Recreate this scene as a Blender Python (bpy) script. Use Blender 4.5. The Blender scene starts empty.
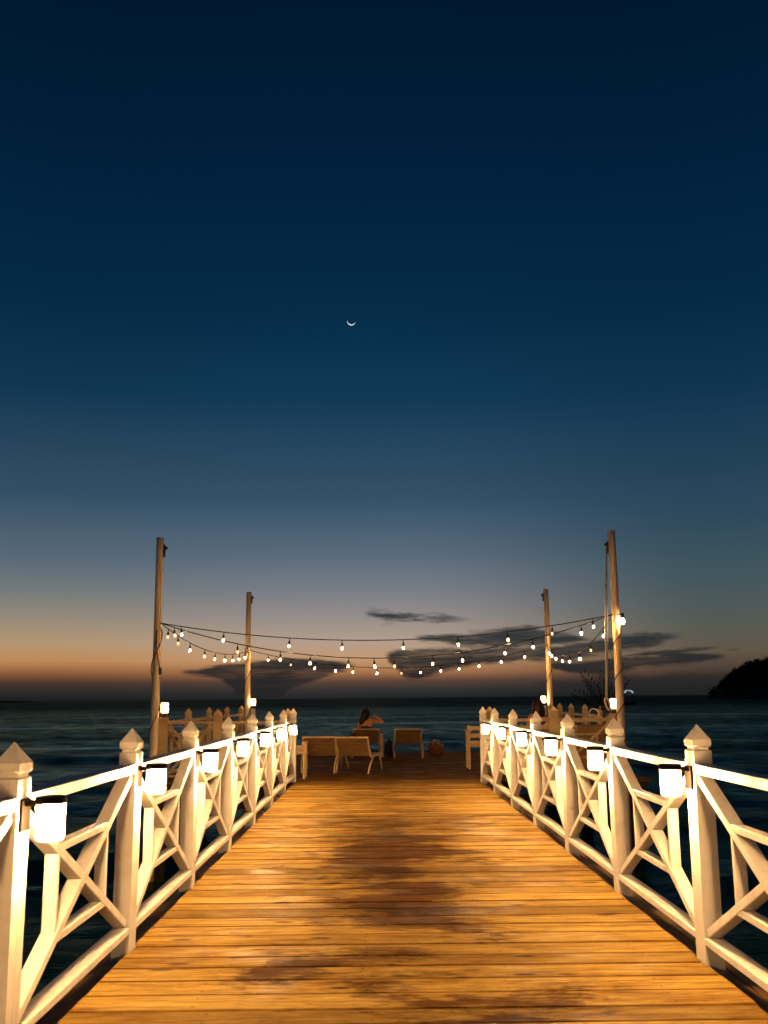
import bpy, bmesh, math, random
import numpy as np
from mathutils import Vector, Matrix
R = math.radians
PI = math.pi
random.seed(7)
scn = bpy.context.scene
COL = scn.collection

# ------------------------------------------------------------------ camera
cam_d = bpy.data.cameras.new('camera')
cam = bpy.data.objects.new('camera', cam_d)
COL.objects.link(cam)
pit, rol, yaw = .1838, .0094, .0079
c, s = math.cos(yaw), math.sin(yaw)
r0 = Vector((c, -s, 0)); fl = Vector((s, c, 0)); up = Vector((0, 0, 1))
fw = math.cos(pit) * fl + math.sin(pit) * up
u0 = -math.sin(pit) * fl + math.cos(pit) * up
rr = math.cos(rol) * r0 - math.sin(rol) * u0
uu = math.sin(rol) * r0 + math.cos(rol) * u0
m = Matrix.Identity(4)
for i in range(3):
    m[i][0], m[i][1], m[i][2] = rr[i], uu[i], -fw[i]
m[2][3] = 1.4
cam.matrix_world = m
cam_d.lens = 35.156
cam_d.sensor_width = 36
cam_d.sensor_fit = 'AUTO'
cam_d.clip_start = .05
cam_d.clip_end = 60000
cam_d.dof.use_dof = True
cam_d.dof.focus_distance = 9.
cam_d.dof.aperture_fstop = 4.0
scn.camera = cam

# ------------------------------------------------------------------ exposure
scn.render.engine = 'CYCLES'
scn.view_settings.view_transform = 'Standard'
scn.view_settings.look = 'None'
scn.view_settings.exposure = 0
scn.view_settings.gamma = 1
scn.view_settings.use_curve_mapping = False
scn.cycles.use_denoising = True
scn.cycles.denoiser = 'OPENIMAGEDENOISE'
scn.cycles.use_light_tree = True
scn.cycles.max_bounces = 6
scn.cycles.diffuse_bounces = 3
scn.cycles.glossy_bounces = 3
scn.cycles.sample_clamp_indirect = 6
scn.cycles.caustics_reflective = False
scn.cycles.caustics_refractive = False

LAMP = 540.0           # wall lanterns
BULB = 260.0            # string light bulbs
WARM = (1.0, .62, .285)


def lin(r, g, b):
    f = lambda v: (v / 255 / 12.92) if v / 255 <= .04045 else ((v / 255 + .055) / 1.055) ** 2.4
    return (f(r), f(g), f(b), 1)


# ------------------------------------------------------------------ node helper
class NT:
    def __init__(s, tree):
        s.t = tree; s.n = tree.nodes; s.l = tree.links

    def new(s, kind, **kw):
        n = s.n.new(kind)
        for k, v in kw.items():
            setattr(n, k, v)
        return n

    def put(s, sock, v):
        if isinstance(v, bpy.types.NodeSocket):
            s.l.new(v, sock)
        elif v is not None:
            sock.default_value = v

    def math(s, op, a, b=None, c=None, clamp=False):
        n = s.new('ShaderNodeMath', operation=op, use_clamp=clamp)
        s.put(n.inputs[0], a); s.put(n.inputs[1], b)
        if c is not None: s.put(n.inputs[2], c)
        return n.outputs[0]

    def smooth(s, v, a, b, to0=0., to1=1.):
        n = s.new('ShaderNodeMapRange', interpolation_type='SMOOTHSTEP')
        s.put(n.inputs['Value'], v)
        n.inputs['From Min'].default_value = a; n.inputs['From Max'].default_value = b
        n.inputs['To Min'].default_value = to0; n.inputs['To Max'].default_value = to1
        return n.outputs[0]

    def ramp(s, fac, stops, interp='LINEAR'):
        n = s.new('ShaderNodeValToRGB')
        cr = n.color_ramp; cr.interpolation = interp
        while len(cr.elements) > 1: cr.elements.remove(cr.elements[-1])
        cr.elements[0].position = stops[0][0]; cr.elements[0].color = stops[0][1]
        for p, col in stops[1:]:
            e = cr.elements.new(p); e.color = col
        s.put(n.inputs[0], fac)
        return n.outputs[0]

    def mix(s, fac, a, b, blend='MIX'):
        n = s.new('ShaderNodeMix', data_type='RGBA', blend_type=blend)
        s.put(n.inputs[0], fac); s.put(n.inputs[6], a); s.put(n.inputs[7], b)
        return n.outputs[2]

    def noise(s, vec, scale, detail=3., rough=.5, dist=0.):
        n = s.new('ShaderNodeTexNoise')
        s.put(n.inputs['Vector'], vec)
        n.inputs['Scale'].default_value = scale; n.inputs['Detail'].default_value = detail
        n.inputs['Roughness'].default_value = rough; n.inputs['Distortion'].default_value = dist
        return n.outputs[0]

    def comb(s, x, y, z):
        n = s.new('ShaderNodeCombineXYZ')
        s.put(n.inputs[0], x); s.put(n.inputs[1], y); s.put(n.inputs[2], z)
        return n.outputs[0]

    def sep(s, v):
        n = s.new('ShaderNodeSeparateXYZ'); s.put(n.inputs[0], v)
        return n.outputs

    def bump(s, h, strength, dist):
        n = s.new('ShaderNodeBump')
        n.inputs['Strength'].default_value = strength; n.inputs['Distance'].default_value = dist
        s.put(n.inputs['Height'], h)
        return n.outputs[0]


# ------------------------------------------------------------------ dusk sky
world = bpy.data.worlds.new('World'); scn.world = world
world.use_nodes = True
W = NT(world.node_tree)
W.n.clear()
tc = W.new('ShaderNodeTexCoord')
nrm = W.new('ShaderNodeVectorMath', operation='NORMALIZE')
W.l.new(tc.outputs['Generated'], nrm.inputs[0])
sx, sy, sz = W.sep(nrm.outputs[0])
el = W.math('MULTIPLY', W.math('ARCSINE', sz), 180 / PI)
az = W.math('MULTIPLY', W.math('ARCTAN2', sx, sy), 180 / PI)
fac = W.math('DIVIDE', el, 60., clamp=True)


def stops(rows):
    return [(e / 60., lin(*col)) for e, col in rows]


sky_l = W.ramp(fac, stops([(0, (26, 29, 30)), (.5, (44, 43, 42)), (1.0, (74, 54, 46)), (1.5, (142, 92, 58)), (2.1, (190, 136, 86)),
                           (3.0, (181, 150, 114)), (4.3, (152, 140, 122)), (5.8, (118, 123, 122)), (7.6, (88, 106, 120)),
                           (11.2, (50, 79, 101)), (16.9, (16, 55, 82)), (21.3, (5, 43, 71)), (28, (2, 33, 60)), (37, (1, 24, 47)), (60, (1, 15, 32))]))
sky_c = W.ramp(fac, stops([(0, (34, 36, 38)), (.5, (54, 52, 51)), (1.0, (96, 70, 58)), (1.5, (174, 120, 78)), (2.2, (196, 153, 114)),
                           (3.2, (178, 157, 140)), (4.5, (150, 142, 138)), (6, (122, 126, 134)), (8, (90, 108, 124)),
                           (11.2, (52, 82, 105)), (16.9, (18, 58, 86)), (21.3, (6, 45, 73)), (28, (2, 34, 62)), (37, (1, 25, 49)), (60, (1, 15, 32))]))
sky_r = W.ramp(fac, stops([(0, (22, 26, 27)), (.7, (44, 42, 41)), (1.4, (78, 64, 54)), (2.3, (98, 86, 70)), (3.4, (90, 90, 80)),
                           (5, (76, 89, 90)), (7, (62, 85, 94)), (9.5, (48, 74, 92)),
                           (12, (36, 67, 90)), (16.9, (14, 52, 80)), (21.3, (5, 42, 70)), (28, (2, 33, 60)), (37, (1, 24, 47)), (60, (1, 15, 32))]))
sky_b = W.ramp(fac, stops([(0, (20, 25, 32)), (6, (25, 38, 56)), (15, (12, 36, 60)), (30, (2, 26, 50)), (60, (1, 15, 32))]))
t_r = W.smooth(az, 1., 19.)
t_l = W.smooth(az, -19., -3.)
sky = W.mix(t_r, W.mix(t_l, sky_l, sky_c), sky_r)
t_b = W.smooth(W.math('ABSOLUTE', az), 40., 110.)
sky = W.mix(t_b, sky, sky_b)

# clouds: soft-edged patches low over the horizon, in azimuth and elevation
nv = W.comb(W.math('MULTIPLY', az, .16), W.math('MULTIPLY', W.math('SUBTRACT', el, W.math('MULTIPLY', az, .035)), .95), 3.1)
n1 = W.noise(nv, 1.6, 5., .58, .4)
nv2 = W.comb(W.math('MULTIPLY', az, .42), W.math('MULTIPLY', W.math('ADD', el, W.math('MULTIPLY', az, .05)), 2.2), 8.)
n2 = W.noise(nv2, 1.5, 4., .6)


def blob(a0, e0, ra, re, tilt=0., up_re=None):
    da = W.math('SUBTRACT', az, a0)
    de = W.math('SUBTRACT', W.math('SUBTRACT', el, e0), W.math('MULTIPLY', da, tilt))
    x = W.math('DIVIDE', da, ra); y = W.math('DIVIDE', de, re)
    if up_re:
        y2 = W.math('DIVIDE', de, up_re)
        y = W.math('MAXIMUM', W.math('MULTIPLY', y, -1.), y2)
    d = W.math('SQRT', W.math('ADD', W.math('MULTIPLY', x, x), W.math('MULTIPLY', y, y)))
    return W.math('SUBTRACT', 1.0, d)


def most(lst):
    o = lst[0]
    for q in lst[1:]: o = W.math('MAXIMUM', o, q)
    return o


def curve(pts):
    """piecewise-linear elevation over azimuth, as a grey ramp"""
    rows = [(min(.999, max(0., (a + 14.) / 36.)), ((e + 1.) / 8.,) * 3 + (1,)) for a, e in pts]
    rm = W.ramp(W.math('DIVIDE', W.math('ADD', az, 14.), 36., clamp=True), rows)
    return W.math('SUBTRACT', W.math('MULTIPLY', rm, 8.), 1.)


wob = W.math('MULTIPLY', W.math('SUBTRACT', n2, .5), .55)
wob2 = W.math('MULTIPLY', W.math('SUBTRACT', n1, .5), .42)


n3 = W.noise(W.comb(W.math('MULTIPLY', az, .22), W.math('MULTIPLY', W.math('SUBTRACT', el, W.math('MULTIPLY', az, .03)), 2.6), 15.), 1.3, 5., .6, .3)


def cloud(top, bot, soft, opac, amp=1., grow=0.):
    top = [(a, e + grow) for a, e in top]; bot = [(a, e - grow) for a, e in bot]
    tp, bt = curve(top), curve(bot)
    e1 = W.math('SUBTRACT', tp, el); e2 = W.math('SUBTRACT', el, bt)
    d = W.math('MINIMUM', e1, e2)
    thick = W.math('MULTIPLY', W.math('MINIMUM', W.math('MAXIMUM', W.math('SUBTRACT', tp, bt), 0.), .5), 2.)
    d = W.math('ADD', d, W.math('MULTIPLY', W.math('ADD', wob, wob2), W.math('MULTIPLY', thick, 2.3 * amp)))
    o = W.smooth(d, -.35 * soft, 1.15 * soft)
    lo_, hi_ = top[0][0], top[-1][0]
    o = W.math('MULTIPLY', o, W.math('MULTIPLY', W.smooth(az, lo_ - .1, lo_ + .5), W.smooth(az, hi_ - .7, hi_ + .1, 1., 0.)))
    return W.math('MULTIPLY', o, W.math('MULTIPLY', W.smooth(n3, .3, .6, .74, 1.), opac))


layers = [
    cloud([(-11.14, 1.57), (-9.94, 1.71), (-8.57, 1.92), (-7.18, 2.11), (-5.22, 2.24), (-3.25, 2.17), (-1.84, 2.05), (-1.05, 1.87)],
          [(-11.13, 1.49), (-10.0, 1.33), (-8.8, 1.02), (-8.1, .62), (-7.9, .2), (-7.5, -.1), (-5.48, -.06), (-4.82, .6), (-3.25, 1.08), (-1.84, 1.50), (-1.04, 1.86)], .17, .97, .34, .04),
    cloud([(-.97, 4.75), (-.63, 5.0), (-.17, 5.02), (.46, 4.91), (1.6, 4.84), (2.74, 4.85), (3.88, 4.67), (4.45, 4.52), (5.58, 4.3)],
          [(-.97, 4.78), (-.63, 4.55), (-.06, 4.37), (.74, 4.17), (1.54, 4.24), (2.73, 4.29), (3.87, 4.27), (4.61, 4.23), (5.58, 4.3)], .34, .95, 1.0),
    cloud([(1.98, 3.39), (3.29, 3.49), (4.99, 3.52), (6.69, 3.66), (8.66, 3.85), (9.77, 3.66), (12.49, 3.0)],
          [(1.98, 3.39), (3.28, 3.09), (4.97, 2.74), (6.94, 2.65), (8.62, 2.74), (10.29, 2.82), (12.49, 3.05)], .26, .97, .6, .1),
    cloud([(.32, 2.45), (1.17, 2.67), (2.99, 2.76), (5.25, 2.62), (6.95, 2.76), (10.29, 2.76), (13.1, 2.16)],
          [(.32, 2.45), (.99, 1.66), (1.5, 1.15), (2.4, 1.14), (3.82, 1.43), (5.8, 1.83), (8.04, 2.02), (10.26, 1.99), (13.1, 2.11)], .22, .97, .5, .08),
    cloud([(9.45, 2.67), (11.95, 3.01), (13.59, 3.25), (14.94, 3.38), (15.99, 3.19), (17.05, 3.22)],
          [(9.45, 2.56), (11.91, 2.24), (13.82, 2.42), (15.43, 2.72), (16.24, 2.97), (17.04, 3.19)], .24, .97, .55, .1),
    cloud([(12.99, 2.11), (15.15, 2.37), (17.27, 2.54), (18.92, 2.55)], [(12.99, 2.11), (15.4, 2.12), (17.51, 2.32), (18.92, 2.53)], .13, .9, .4, .05),
    cloud([(9.42, 1.78), (11.9, 1.96), (14.6, 2.14), (17.25, 2.22), (19.3, 2.09)], [(9.42, 1.67), (10.78, 1.32), (12.68, 1.19), (14.57, 1.48), (16.95, 1.69), (19.29, 2.07)], .20, .97, .5, .1),
    cloud([(8.55, .8), (10.77, 1.05), (12.94, 1.13), (15.08, 1.21), (17.7, 1.27), (22., 1.22)], [(8.55, .69), (10.73, .12), (12.88, -.17), (17.61, -.21), (22., -.24)], .4, .7, .9),
    cloud([(18.91, 2.37), (19.58, 2.46), (20.08, 2.42)], [(18.9, 2.34), (19.56, 2.27), (20.08, 2.42)], .14, .8, .5),
]
dens = most(layers)
ccol = W.mix(W.smooth(el, .4, 5.), lin(38, 37, 38), lin(47, 54, 57))
sky = W.mix(dens, sky, ccol)
# darker below the horizon
sky = W.mix(W.smooth(el, -1., 0.), lin(12, 16, 20), sky)
bg = W.new('ShaderNodeBackground')
W.l.new(sky, bg.inputs[0]); bg.inputs[1].default_value = 1.0
wo = W.new('ShaderNodeOutputWorld')
W.l.new(bg.outputs[0], wo.inputs[0])


# ------------------------------------------------------------------ materials
def mat(name):
    mm = bpy.data.materials.new(name); mm.use_nodes = True
    t = NT(mm.node_tree)
    p = t.n['Principled BSDF']
    return mm, t, p


def objco(t):
    return t.new('ShaderNodeTexCoord').outputs['Object']


def posco(t):
    return t.new('ShaderNodeNewGeometry').outputs['Position']


def plain(name, col, rough=.6, metal=0., var=.25, scale=8., bump=.1, spec=.4):
    mm, t, p = mat(name)
    v = objco(t)
    n = t.noise(v, scale, 4., .6)
    dark = tuple(x * (1 - var) for x in col) + (1,); lite = tuple(min(1, x * (1 + var * .6)) for x in col) + (1,)
    t.put(p.inputs['Base Color'], t.ramp(n, [(.3, dark), (.7, lite)]))
    p.inputs['Roughness'].default_value = rough; p.inputs['Metallic'].default_value = metal
    p.inputs['Specular IOR Level'].default_value = spec
    if bump: t.put(p.inputs['Normal'], t.bump(n, bump, .01))
    return mm


def m_white():
    mm, t, p = mat('white_paint')
    v = posco(t)
    g = t.noise(v, 3.2, 5., .65)
    f = t.noise(v, 38., 3., .6)
    base = t.ramp(g, [(.25, (.58, .53, .47, 1)), (.5, (.73, .70, .65, 1)), (.8, (.79, .77, .73, 1))])
    spots = t.smooth(t.noise(v, 11., 4., .7), .63, .74)
    base = t.mix(t.math('MULTIPLY', spots, .55), base, (.34, .27, .19, 1))
    px_, py_, pz_ = t.sep(v)
    run = t.noise(t.comb(t.math('MULTIPLY', px_, 26.), t.math('MULTIPLY', py_, 26.), t.math('MULTIPLY', pz_, 1.8)), 1., 4., .65)
    base = t.mix(t.math('MULTIPLY', t.smooth(run, .52, .72), .32), base, (.40, .31, .21, 1))
    t.put(p.inputs['Base Color'], base)
    t.put(p.inputs['Roughness'], t.smooth(g, .2, .8, .62, .42))
    t.put(p.inputs['Normal'], t.bump(f, .18, .006))
    return mm


def m_deck():
    mm, t, p = mat('deck_wood')
    pos = posco(t)
    x, y, z = t.sep(pos)
    at = t.new('ShaderNodeAttribute', attribute_name='tone')
    tone = at.outputs['Fac']
    off = t.math('MULTIPLY', tone, 37.)
    gv = t.comb(t.math('ADD', t.math('MULTIPLY', x, .8), off), t.math('MULTIPLY', y, 16.), off)
    grain = t.noise(gv, 1.5, 6., .68, .6)
    gv2 = t.comb(t.math('ADD', t.math('MULTIPLY', x, 1.6), off), t.math('MULTIPLY', y, 55.), off)
    fine = t.noise(gv2, 2.0, 4., .7)
    base = t.ramp(grain, [(.22, (.14, .066, .010, 1)), (.40, (.38, .230, .042, 1)), (.58, (.54, .360, .080, 1)), (.82, (.66, .47, .125, 1))])
    tint = t.ramp(tone, [(0, (.36, .31, .26, 1)), (.35, (.74, .72, .68, 1)), (.7, (1, 1, 1, 1)), (1, (1.3, 1.26, 1.2, 1))])
    base = t.mix(1., base, tint, 'MULTIPLY')
    base = t.mix(t.smooth(fine, .48, .72, 0., .5), base, (.12, .058, .022, 1))
    acr = t.new('ShaderNodeAttribute', attribute_name='across').outputs['Fac']
    ed = t.smooth(t.math('ADD', t.math('ABSOLUTE', t.math('SUBTRACT', acr, .5)), t.math('MULTIPLY', t.math('SUBTRACT', grain, .5), .12)), .435, .50)
    base = t.mix(t.math('MULTIPLY', ed, .75), base, (.10, .040, .008, 1))
    fv0 = t.comb(t.math('ADD', t.math('MULTIPLY', x, 2.4), off), t.math('MULTIPLY', y, 26.), off)
    f0 = t.noise(fv0, 1.5, 6., .75, .2)
    base = t.mix(t.smooth(f0, .40, .66, .0, .55), base, (.13, .060, .010, 1))
    # knots
    kv = t.comb(t.math('ADD', t.math('MULTIPLY', x, 2.2), off), t.math('MULTIPLY', y, 6.), off)
    vo = t.new('ShaderNodeTexVoronoi'); t.put(vo.inputs['Vector'], kv); vo.inputs['Scale'].default_value = 1.0
    knot = t.math('MULTIPLY', t.smooth(vo.outputs['Distance'], .08, .2, 1., 0.), .85)
    base = t.mix(knot, base, (.06, .028, .012, 1))
    # damp worn patches down the middle of the walk
    sv = t.comb(t.math('ADD', x, t.math('MULTIPLY', tone, .45)), t.math('MULTIPLY', y, 1.25), 2.)
    s1 = t.noise(sv, 1.05, 6., .62, .35)
    s1 = t.math('ADD', s1, t.math('MULTIPLY', t.math('SUBTRACT', grain, .5), .35))
    s1 = t.math('ADD', s1, t.math('MULTIPLY', t.math('SUBTRACT', tone, .5), .10))
    cen = t.math('ABSOLUTE', t.math('SUBTRACT', x, .12))
    s1 = t.math('SUBTRACT', s1, t.math('MULTIPLY', t.math('POWER', cen, 1.4), .19))
    fv = t.comb(t.math('MULTIPLY', x, 3.), t.math('MULTIPLY', y, 17.), off)
    fib = t.noise(fv, 1.6, 6., .75, .3)
    s1 = t.math('ADD', s1, t.math('MULTIPLY', t.math('SUBTRACT', fib, .5), .34))
    s1 = t.math('ADD', s1, .025)
    stain = t.smooth(s1, .40, .55)
    stain = t.math('MULTIPLY', stain, t.smooth(y, 9., 15., 1., .5))
    rust = t.noise(t.comb(t.math('ADD', t.math('MULTIPLY', x, .9), t.math('MULTIPLY', off, .6)), t.math('MULTIPLY', y, 2.2), 9.), 1.3, 6., .68, .4)
    rust = t.math('ADD', rust, t.math('MULTIPLY', t.math('SUBTRACT', fib, .5), .35))
    base = t.mix(t.smooth(rust, .46, .68, 0., .72), base, (.42, .29, .14, 1), 'MULTIPLY')
    base = t.mix(t.math('MULTIPLY', stain, .95), base, (.19, .105, .035, 1), 'MULTIPLY')
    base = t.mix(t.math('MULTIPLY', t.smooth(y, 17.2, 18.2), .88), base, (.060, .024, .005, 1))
    ac = t.new('ShaderNodeAttribute', attribute_name='across').outputs['Fac']
    jx = t.math('ABSOLUTE', t.math('SUBTRACT', t.math('PINGPONG', t.math('ADD', x, t.math('MULTIPLY', tone, .16)), .375), 0.))
    jy = t.math('ABSOLUTE', t.math('SUBTRACT', t.math('ABSOLUTE', t.math('SUBTRACT', ac, .5)), .28))
    dn = t.math('SQRT', t.math('ADD', t.math('POWER', jx, 2.), t.math('POWER', t.math('MULTIPLY', jy, .22), 2.)))
    base = t.mix(t.smooth(dn, .005, .010, .55, 0.), base, (.012, .007, .004, 1))
    t.put(p.inputs['Base Color'], base)
    rg = t.math('ADD', t.smooth(t.noise(sv, 2.3, 3., .6), .42, .68, .75, .42), t.math('MULTIPLY', stain, -.04))
    t.put(p.inputs['Roughness'], rg)
    p.inputs['Specular IOR Level'].default_value = .02
    h = t.math('ADD', t.math('MULTIPLY', grain, .6), t.math('MULTIPLY', fine, .5))
    t.put(p.inputs['Normal'], t.bump(h, .6, .012))
    return mm


def m_water():
    mm, t, p = mat('sea_water')
    pos = posco(t)
    x, y, z = t.sep(pos)
    r = t.math('SQRT', t.math('ADD', t.math('MULTIPLY', x, x), t.math('MULTIPLY', y, y)))
    v1 = t.comb(t.math('MULTIPLY', x, .55), y, 0.)
    a = t.noise(v1, 1.0, 5., .65, .5)
    b = t.noise(v1, 2.6, 4., .6, .3)
    v3 = t.comb(t.math('MULTIPLY', x, .25), y, 4.)
    w = t.noise(v3, .06, 4., .6, .3)
    h = t.math('ADD', t.math('MULTIPLY', a, 1.0), t.math('MULTIPLY', b, .28))
    h = t.math('ADD', h, t.math('MULTIPLY', w, 4.0))
    t.put(p.inputs['Normal'], t.bump(h, .55, .28))
    t.put(p.inputs['Base Color'], t.mix(t.smooth(w, .35, .65), (.001, .010, .010, 1), (.003, .020, .020, 1)))
    foam = t.new('ShaderNodeAttribute', attribute_name='foam').outputs['Fac']
    fm = t.math('MULTIPLY', foam, t.smooth(t.noise(t.comb(t.math('MULTIPLY', x, .2), t.math('MULTIPLY', y, .6), 1.), .9, 5., .65), .28, .52))
    mixc = t.mix(t.math('MULTIPLY', fm, .9), p.inputs['Base Color'].links[0].from_socket, (.9, .84, .74, 1))
    t.put(p.inputs['Base Color'], mixc)
    p.inputs['Roughness'].default_value = .6
    p.inputs['Specular IOR Level'].default_value = 0.
    gl = t.new('ShaderNodeBsdfGlossy'); gl.inputs['Roughness'].default_value = .16
    t.put(gl.inputs['Color'], t.mix(t.math('MULTIPLY', fm, 1., clamp=True), (.62, .95, .86, 1), (1., .86, .68, 1)))
    t.l.new(p.inputs['Normal'].links[0].from_socket, gl.inputs['Normal'])
    lw = t.new('ShaderNodeLayerWeight'); lw.inputs[0].default_value = .5
    t.l.new(p.inputs['Normal'].links[0].from_socket, lw.inputs['Normal'])
    fc = t.math('ADD', .025, t.math('MULTIPLY', t.math('POWER', lw.outputs['Facing'], 4.), .30))
    pm = t.noise(t.comb(t.math('MULTIPLY', x, .55), t.math('MULTIPLY', y, .24), 7.), 1., 6., .68, .3)
    pn = t.noise(t.comb(t.math('MULTIPLY', x, .03), t.math('MULTIPLY', y, .05), 2.), 1., 3., .6, .3)
    fc = t.math('MULTIPLY', fc, t.math('MULTIPLY', t.smooth(pm, .34, .68, .45, 1.55), t.smooth(pn, .3, .7, .6, 1.4)))
    fc = t.math('MULTIPLY', fc, t.smooth(r, 40., 420., 1.05, .22))
    fc = t.math('ADD', fc, t.math('MULTIPLY', fm, .42))
    mx = t.new('ShaderNodeMixShader'); t.put(mx.inputs[0], fc)
    t.l.new(p.outputs[0], mx.inputs[1]); t.l.new(gl.outputs[0], mx.inputs[2])
    t.l.new(mx.outputs[0], t.n['Material Output'].inputs[0])
    return mm


def m_emit(name, col, strength, base=(.8, .75, .65)):
    mm, t, p = mat(name)
    p.inputs['Base Color'].default_value = base + (1,)
    p.inputs['Emission Color'].default_value = col + (1,)
    p.inputs['Emission Strength'].default_value = strength
    return mm


def m_glass(name, col, glow, tint):
    mm, t, p = mat(name)
    tr = t.new('ShaderNodeBsdfTransparent'); tr.inputs[0].default_value = tint + (1,)
    p.inputs['Base Color'].default_value = (.7, .6, .45, 1); p.inputs['Roughness'].default_value = .25
    p.inputs['Emission Color'].default_value = col + (1,); p.inputs['Emission Strength'].default_value = glow
    mx = t.new('ShaderNodeMixShader'); mx.inputs[0].default_value = .38
    t.l.new(tr.outputs[0], mx.inputs[1]); t.l.new(p.outputs[0], mx.inputs[2])
    t.l.new(mx.outputs[0], t.n['Material Output'].inputs[0])
    return mm


def m_pole():
    mm, t, p = mat('pole_wood')
    v = objco(t)
    x, y, z = t.sep(v)
    g = t.noise(t.comb(t.math('MULTIPLY', x, 14.), t.math('MULTIPLY', y, 14.), t.math('MULTIPLY', z, .7)), 1.5, 5., .65)
    t.put(p.inputs['Base Color'], t.ramp(g, [(.25, (.60, .45, .28, 1)), (.5, (.84, .68, .46, 1)), (.8, (.90, .76, .54, 1))]))
    p.inputs['Roughness'].default_value = .6
    t.put(p.inputs['Normal'], t.bump(g, .3, .01))
    return mm


def m_slat():
    mm, t, p = mat('teak_slats')
    v = objco(t)
    x, y, z = t.sep(v)
    g = t.noise(t.comb(t.math('MULTIPLY', x, 2.), t.math('MULTIPLY', y, 18.), t.math('MULTIPLY', z, 18.)), 1.6, 5., .6)
    t.put(p.inputs['Base Color'], t.ramp(g, [(.25, (.07, .034, .010, 1)), (.5, (.18, .10, .036, 1)), (.8, (.27, .165, .062, 1))]))
    p.inputs['Roughness'].default_value = .5
    return mm


M = dict(
    white=m_white(), deck=m_deck(), water=m_water(), pole=m_pole(), slat=m_slat(),
    lamp=m_emit('lantern_glow', WARM, LAMP * 2.1), postlamp=m_emit('post_lantern_glow', WARM, 85.),
    iron=plain('black_bracket', (.0022, .0014, .0009), .6, 0, .3, 14., 0, .03),
    bulb=m_emit('bulb_glow', (1., .62, .27), BULB * 9.),
    bulbglass=m_glass('bulb_glass', (1., .60, .25), 3.2, (1., .86, .66)),
    lampglass=m_glass('lantern_glass', (1., .74, .46), 3.0, (1., .9, .76)),
    dimbulb=m_emit('dim_bulb_glow', (1., .62, .28), 1.6),
    spot=m_emit('pole_bulb_glow', (1., .70, .38), 620.),
    moon=m_emit('moon_glow', (.80, .90, 1.), 1.5),
    boatlamp=m_emit('boat_lamp_glow', (.75, .85, 1.), .55),
    bronze=plain('dark_bronze', (.022, .014, .008), .45, 0., .4, 14., .08),
    cable=plain('black_cable', (.012, .012, .013), .55, 0, .3, 20., 0),
    rope=plain('pale_rope', (.75, .66, .52), .85, 0, .3, 60., .3),
    brown=plain('brown_boards', (.30, .17, .075), .6, 0, .45, 6., .25),
    timber=plain('dark_timber', (.035, .022, .013), .8, 0, .4, 5., .3),
    ledge=plain('brown_ledge_wood', (.17, .085, .022), .7, 0, .5, 5., .3),
    aged=plain('aged_cream_paint', (.56, .40, .20), .55, 0, .3, 4., .15),
    tanwood=plain('tan_painted_wood', (.50, .35, .19), .55, 0, .3, 6., .2),
    skin=plain('skin', (.66, .27, .09), .5, 0, .12, 9., .03),
    black_hair=plain('black_hair', (.004, .003, .003), .5, 0, .4, 40., .3),
    red_hair=plain('reddish_brown_hair', (.022, .007, .004), .5, 0, .4, 40., .3),
    red_cloth=plain('dark_red_cloth', (.16, .03, .025), .8, 0, .3, 25., .2),
    dark_cloth=plain('dark_cloth', (.03, .03, .04), .85, 0, .3, 25., .2),
    black_bag=plain('black_bag_fabric', (.012, .012, .014), .8, 0, .3, 25., .2),
    straw=plain('reddish_straw', (.16, .055, .022), .8, 0, .5, 22., .5),
    frond=plain('dark_palm_leaf', (.003, .004, .003), .9, 0, .4, 9., .0, 0.),
    pot=plain('clay_pot', (.16, .08, .05), .8, 0, .3, 8., .1),
    hill=plain('hill_scrub', (.022, .030, .016), .9, 0, .5, .05, 0, .1),
    leaf=plain('hill_leaves', (.026, .036, .018), .8, 0, .5, .3, 0, .1),
    hull=plain('pale_boat_paint', (.30, .32, .34), .5, 0, .2, 1., 0),
    moonrock=plain('moon_dark_side', (.003, .006, .009), .9, 0, .2, 1., 0, 0.),
)


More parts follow.
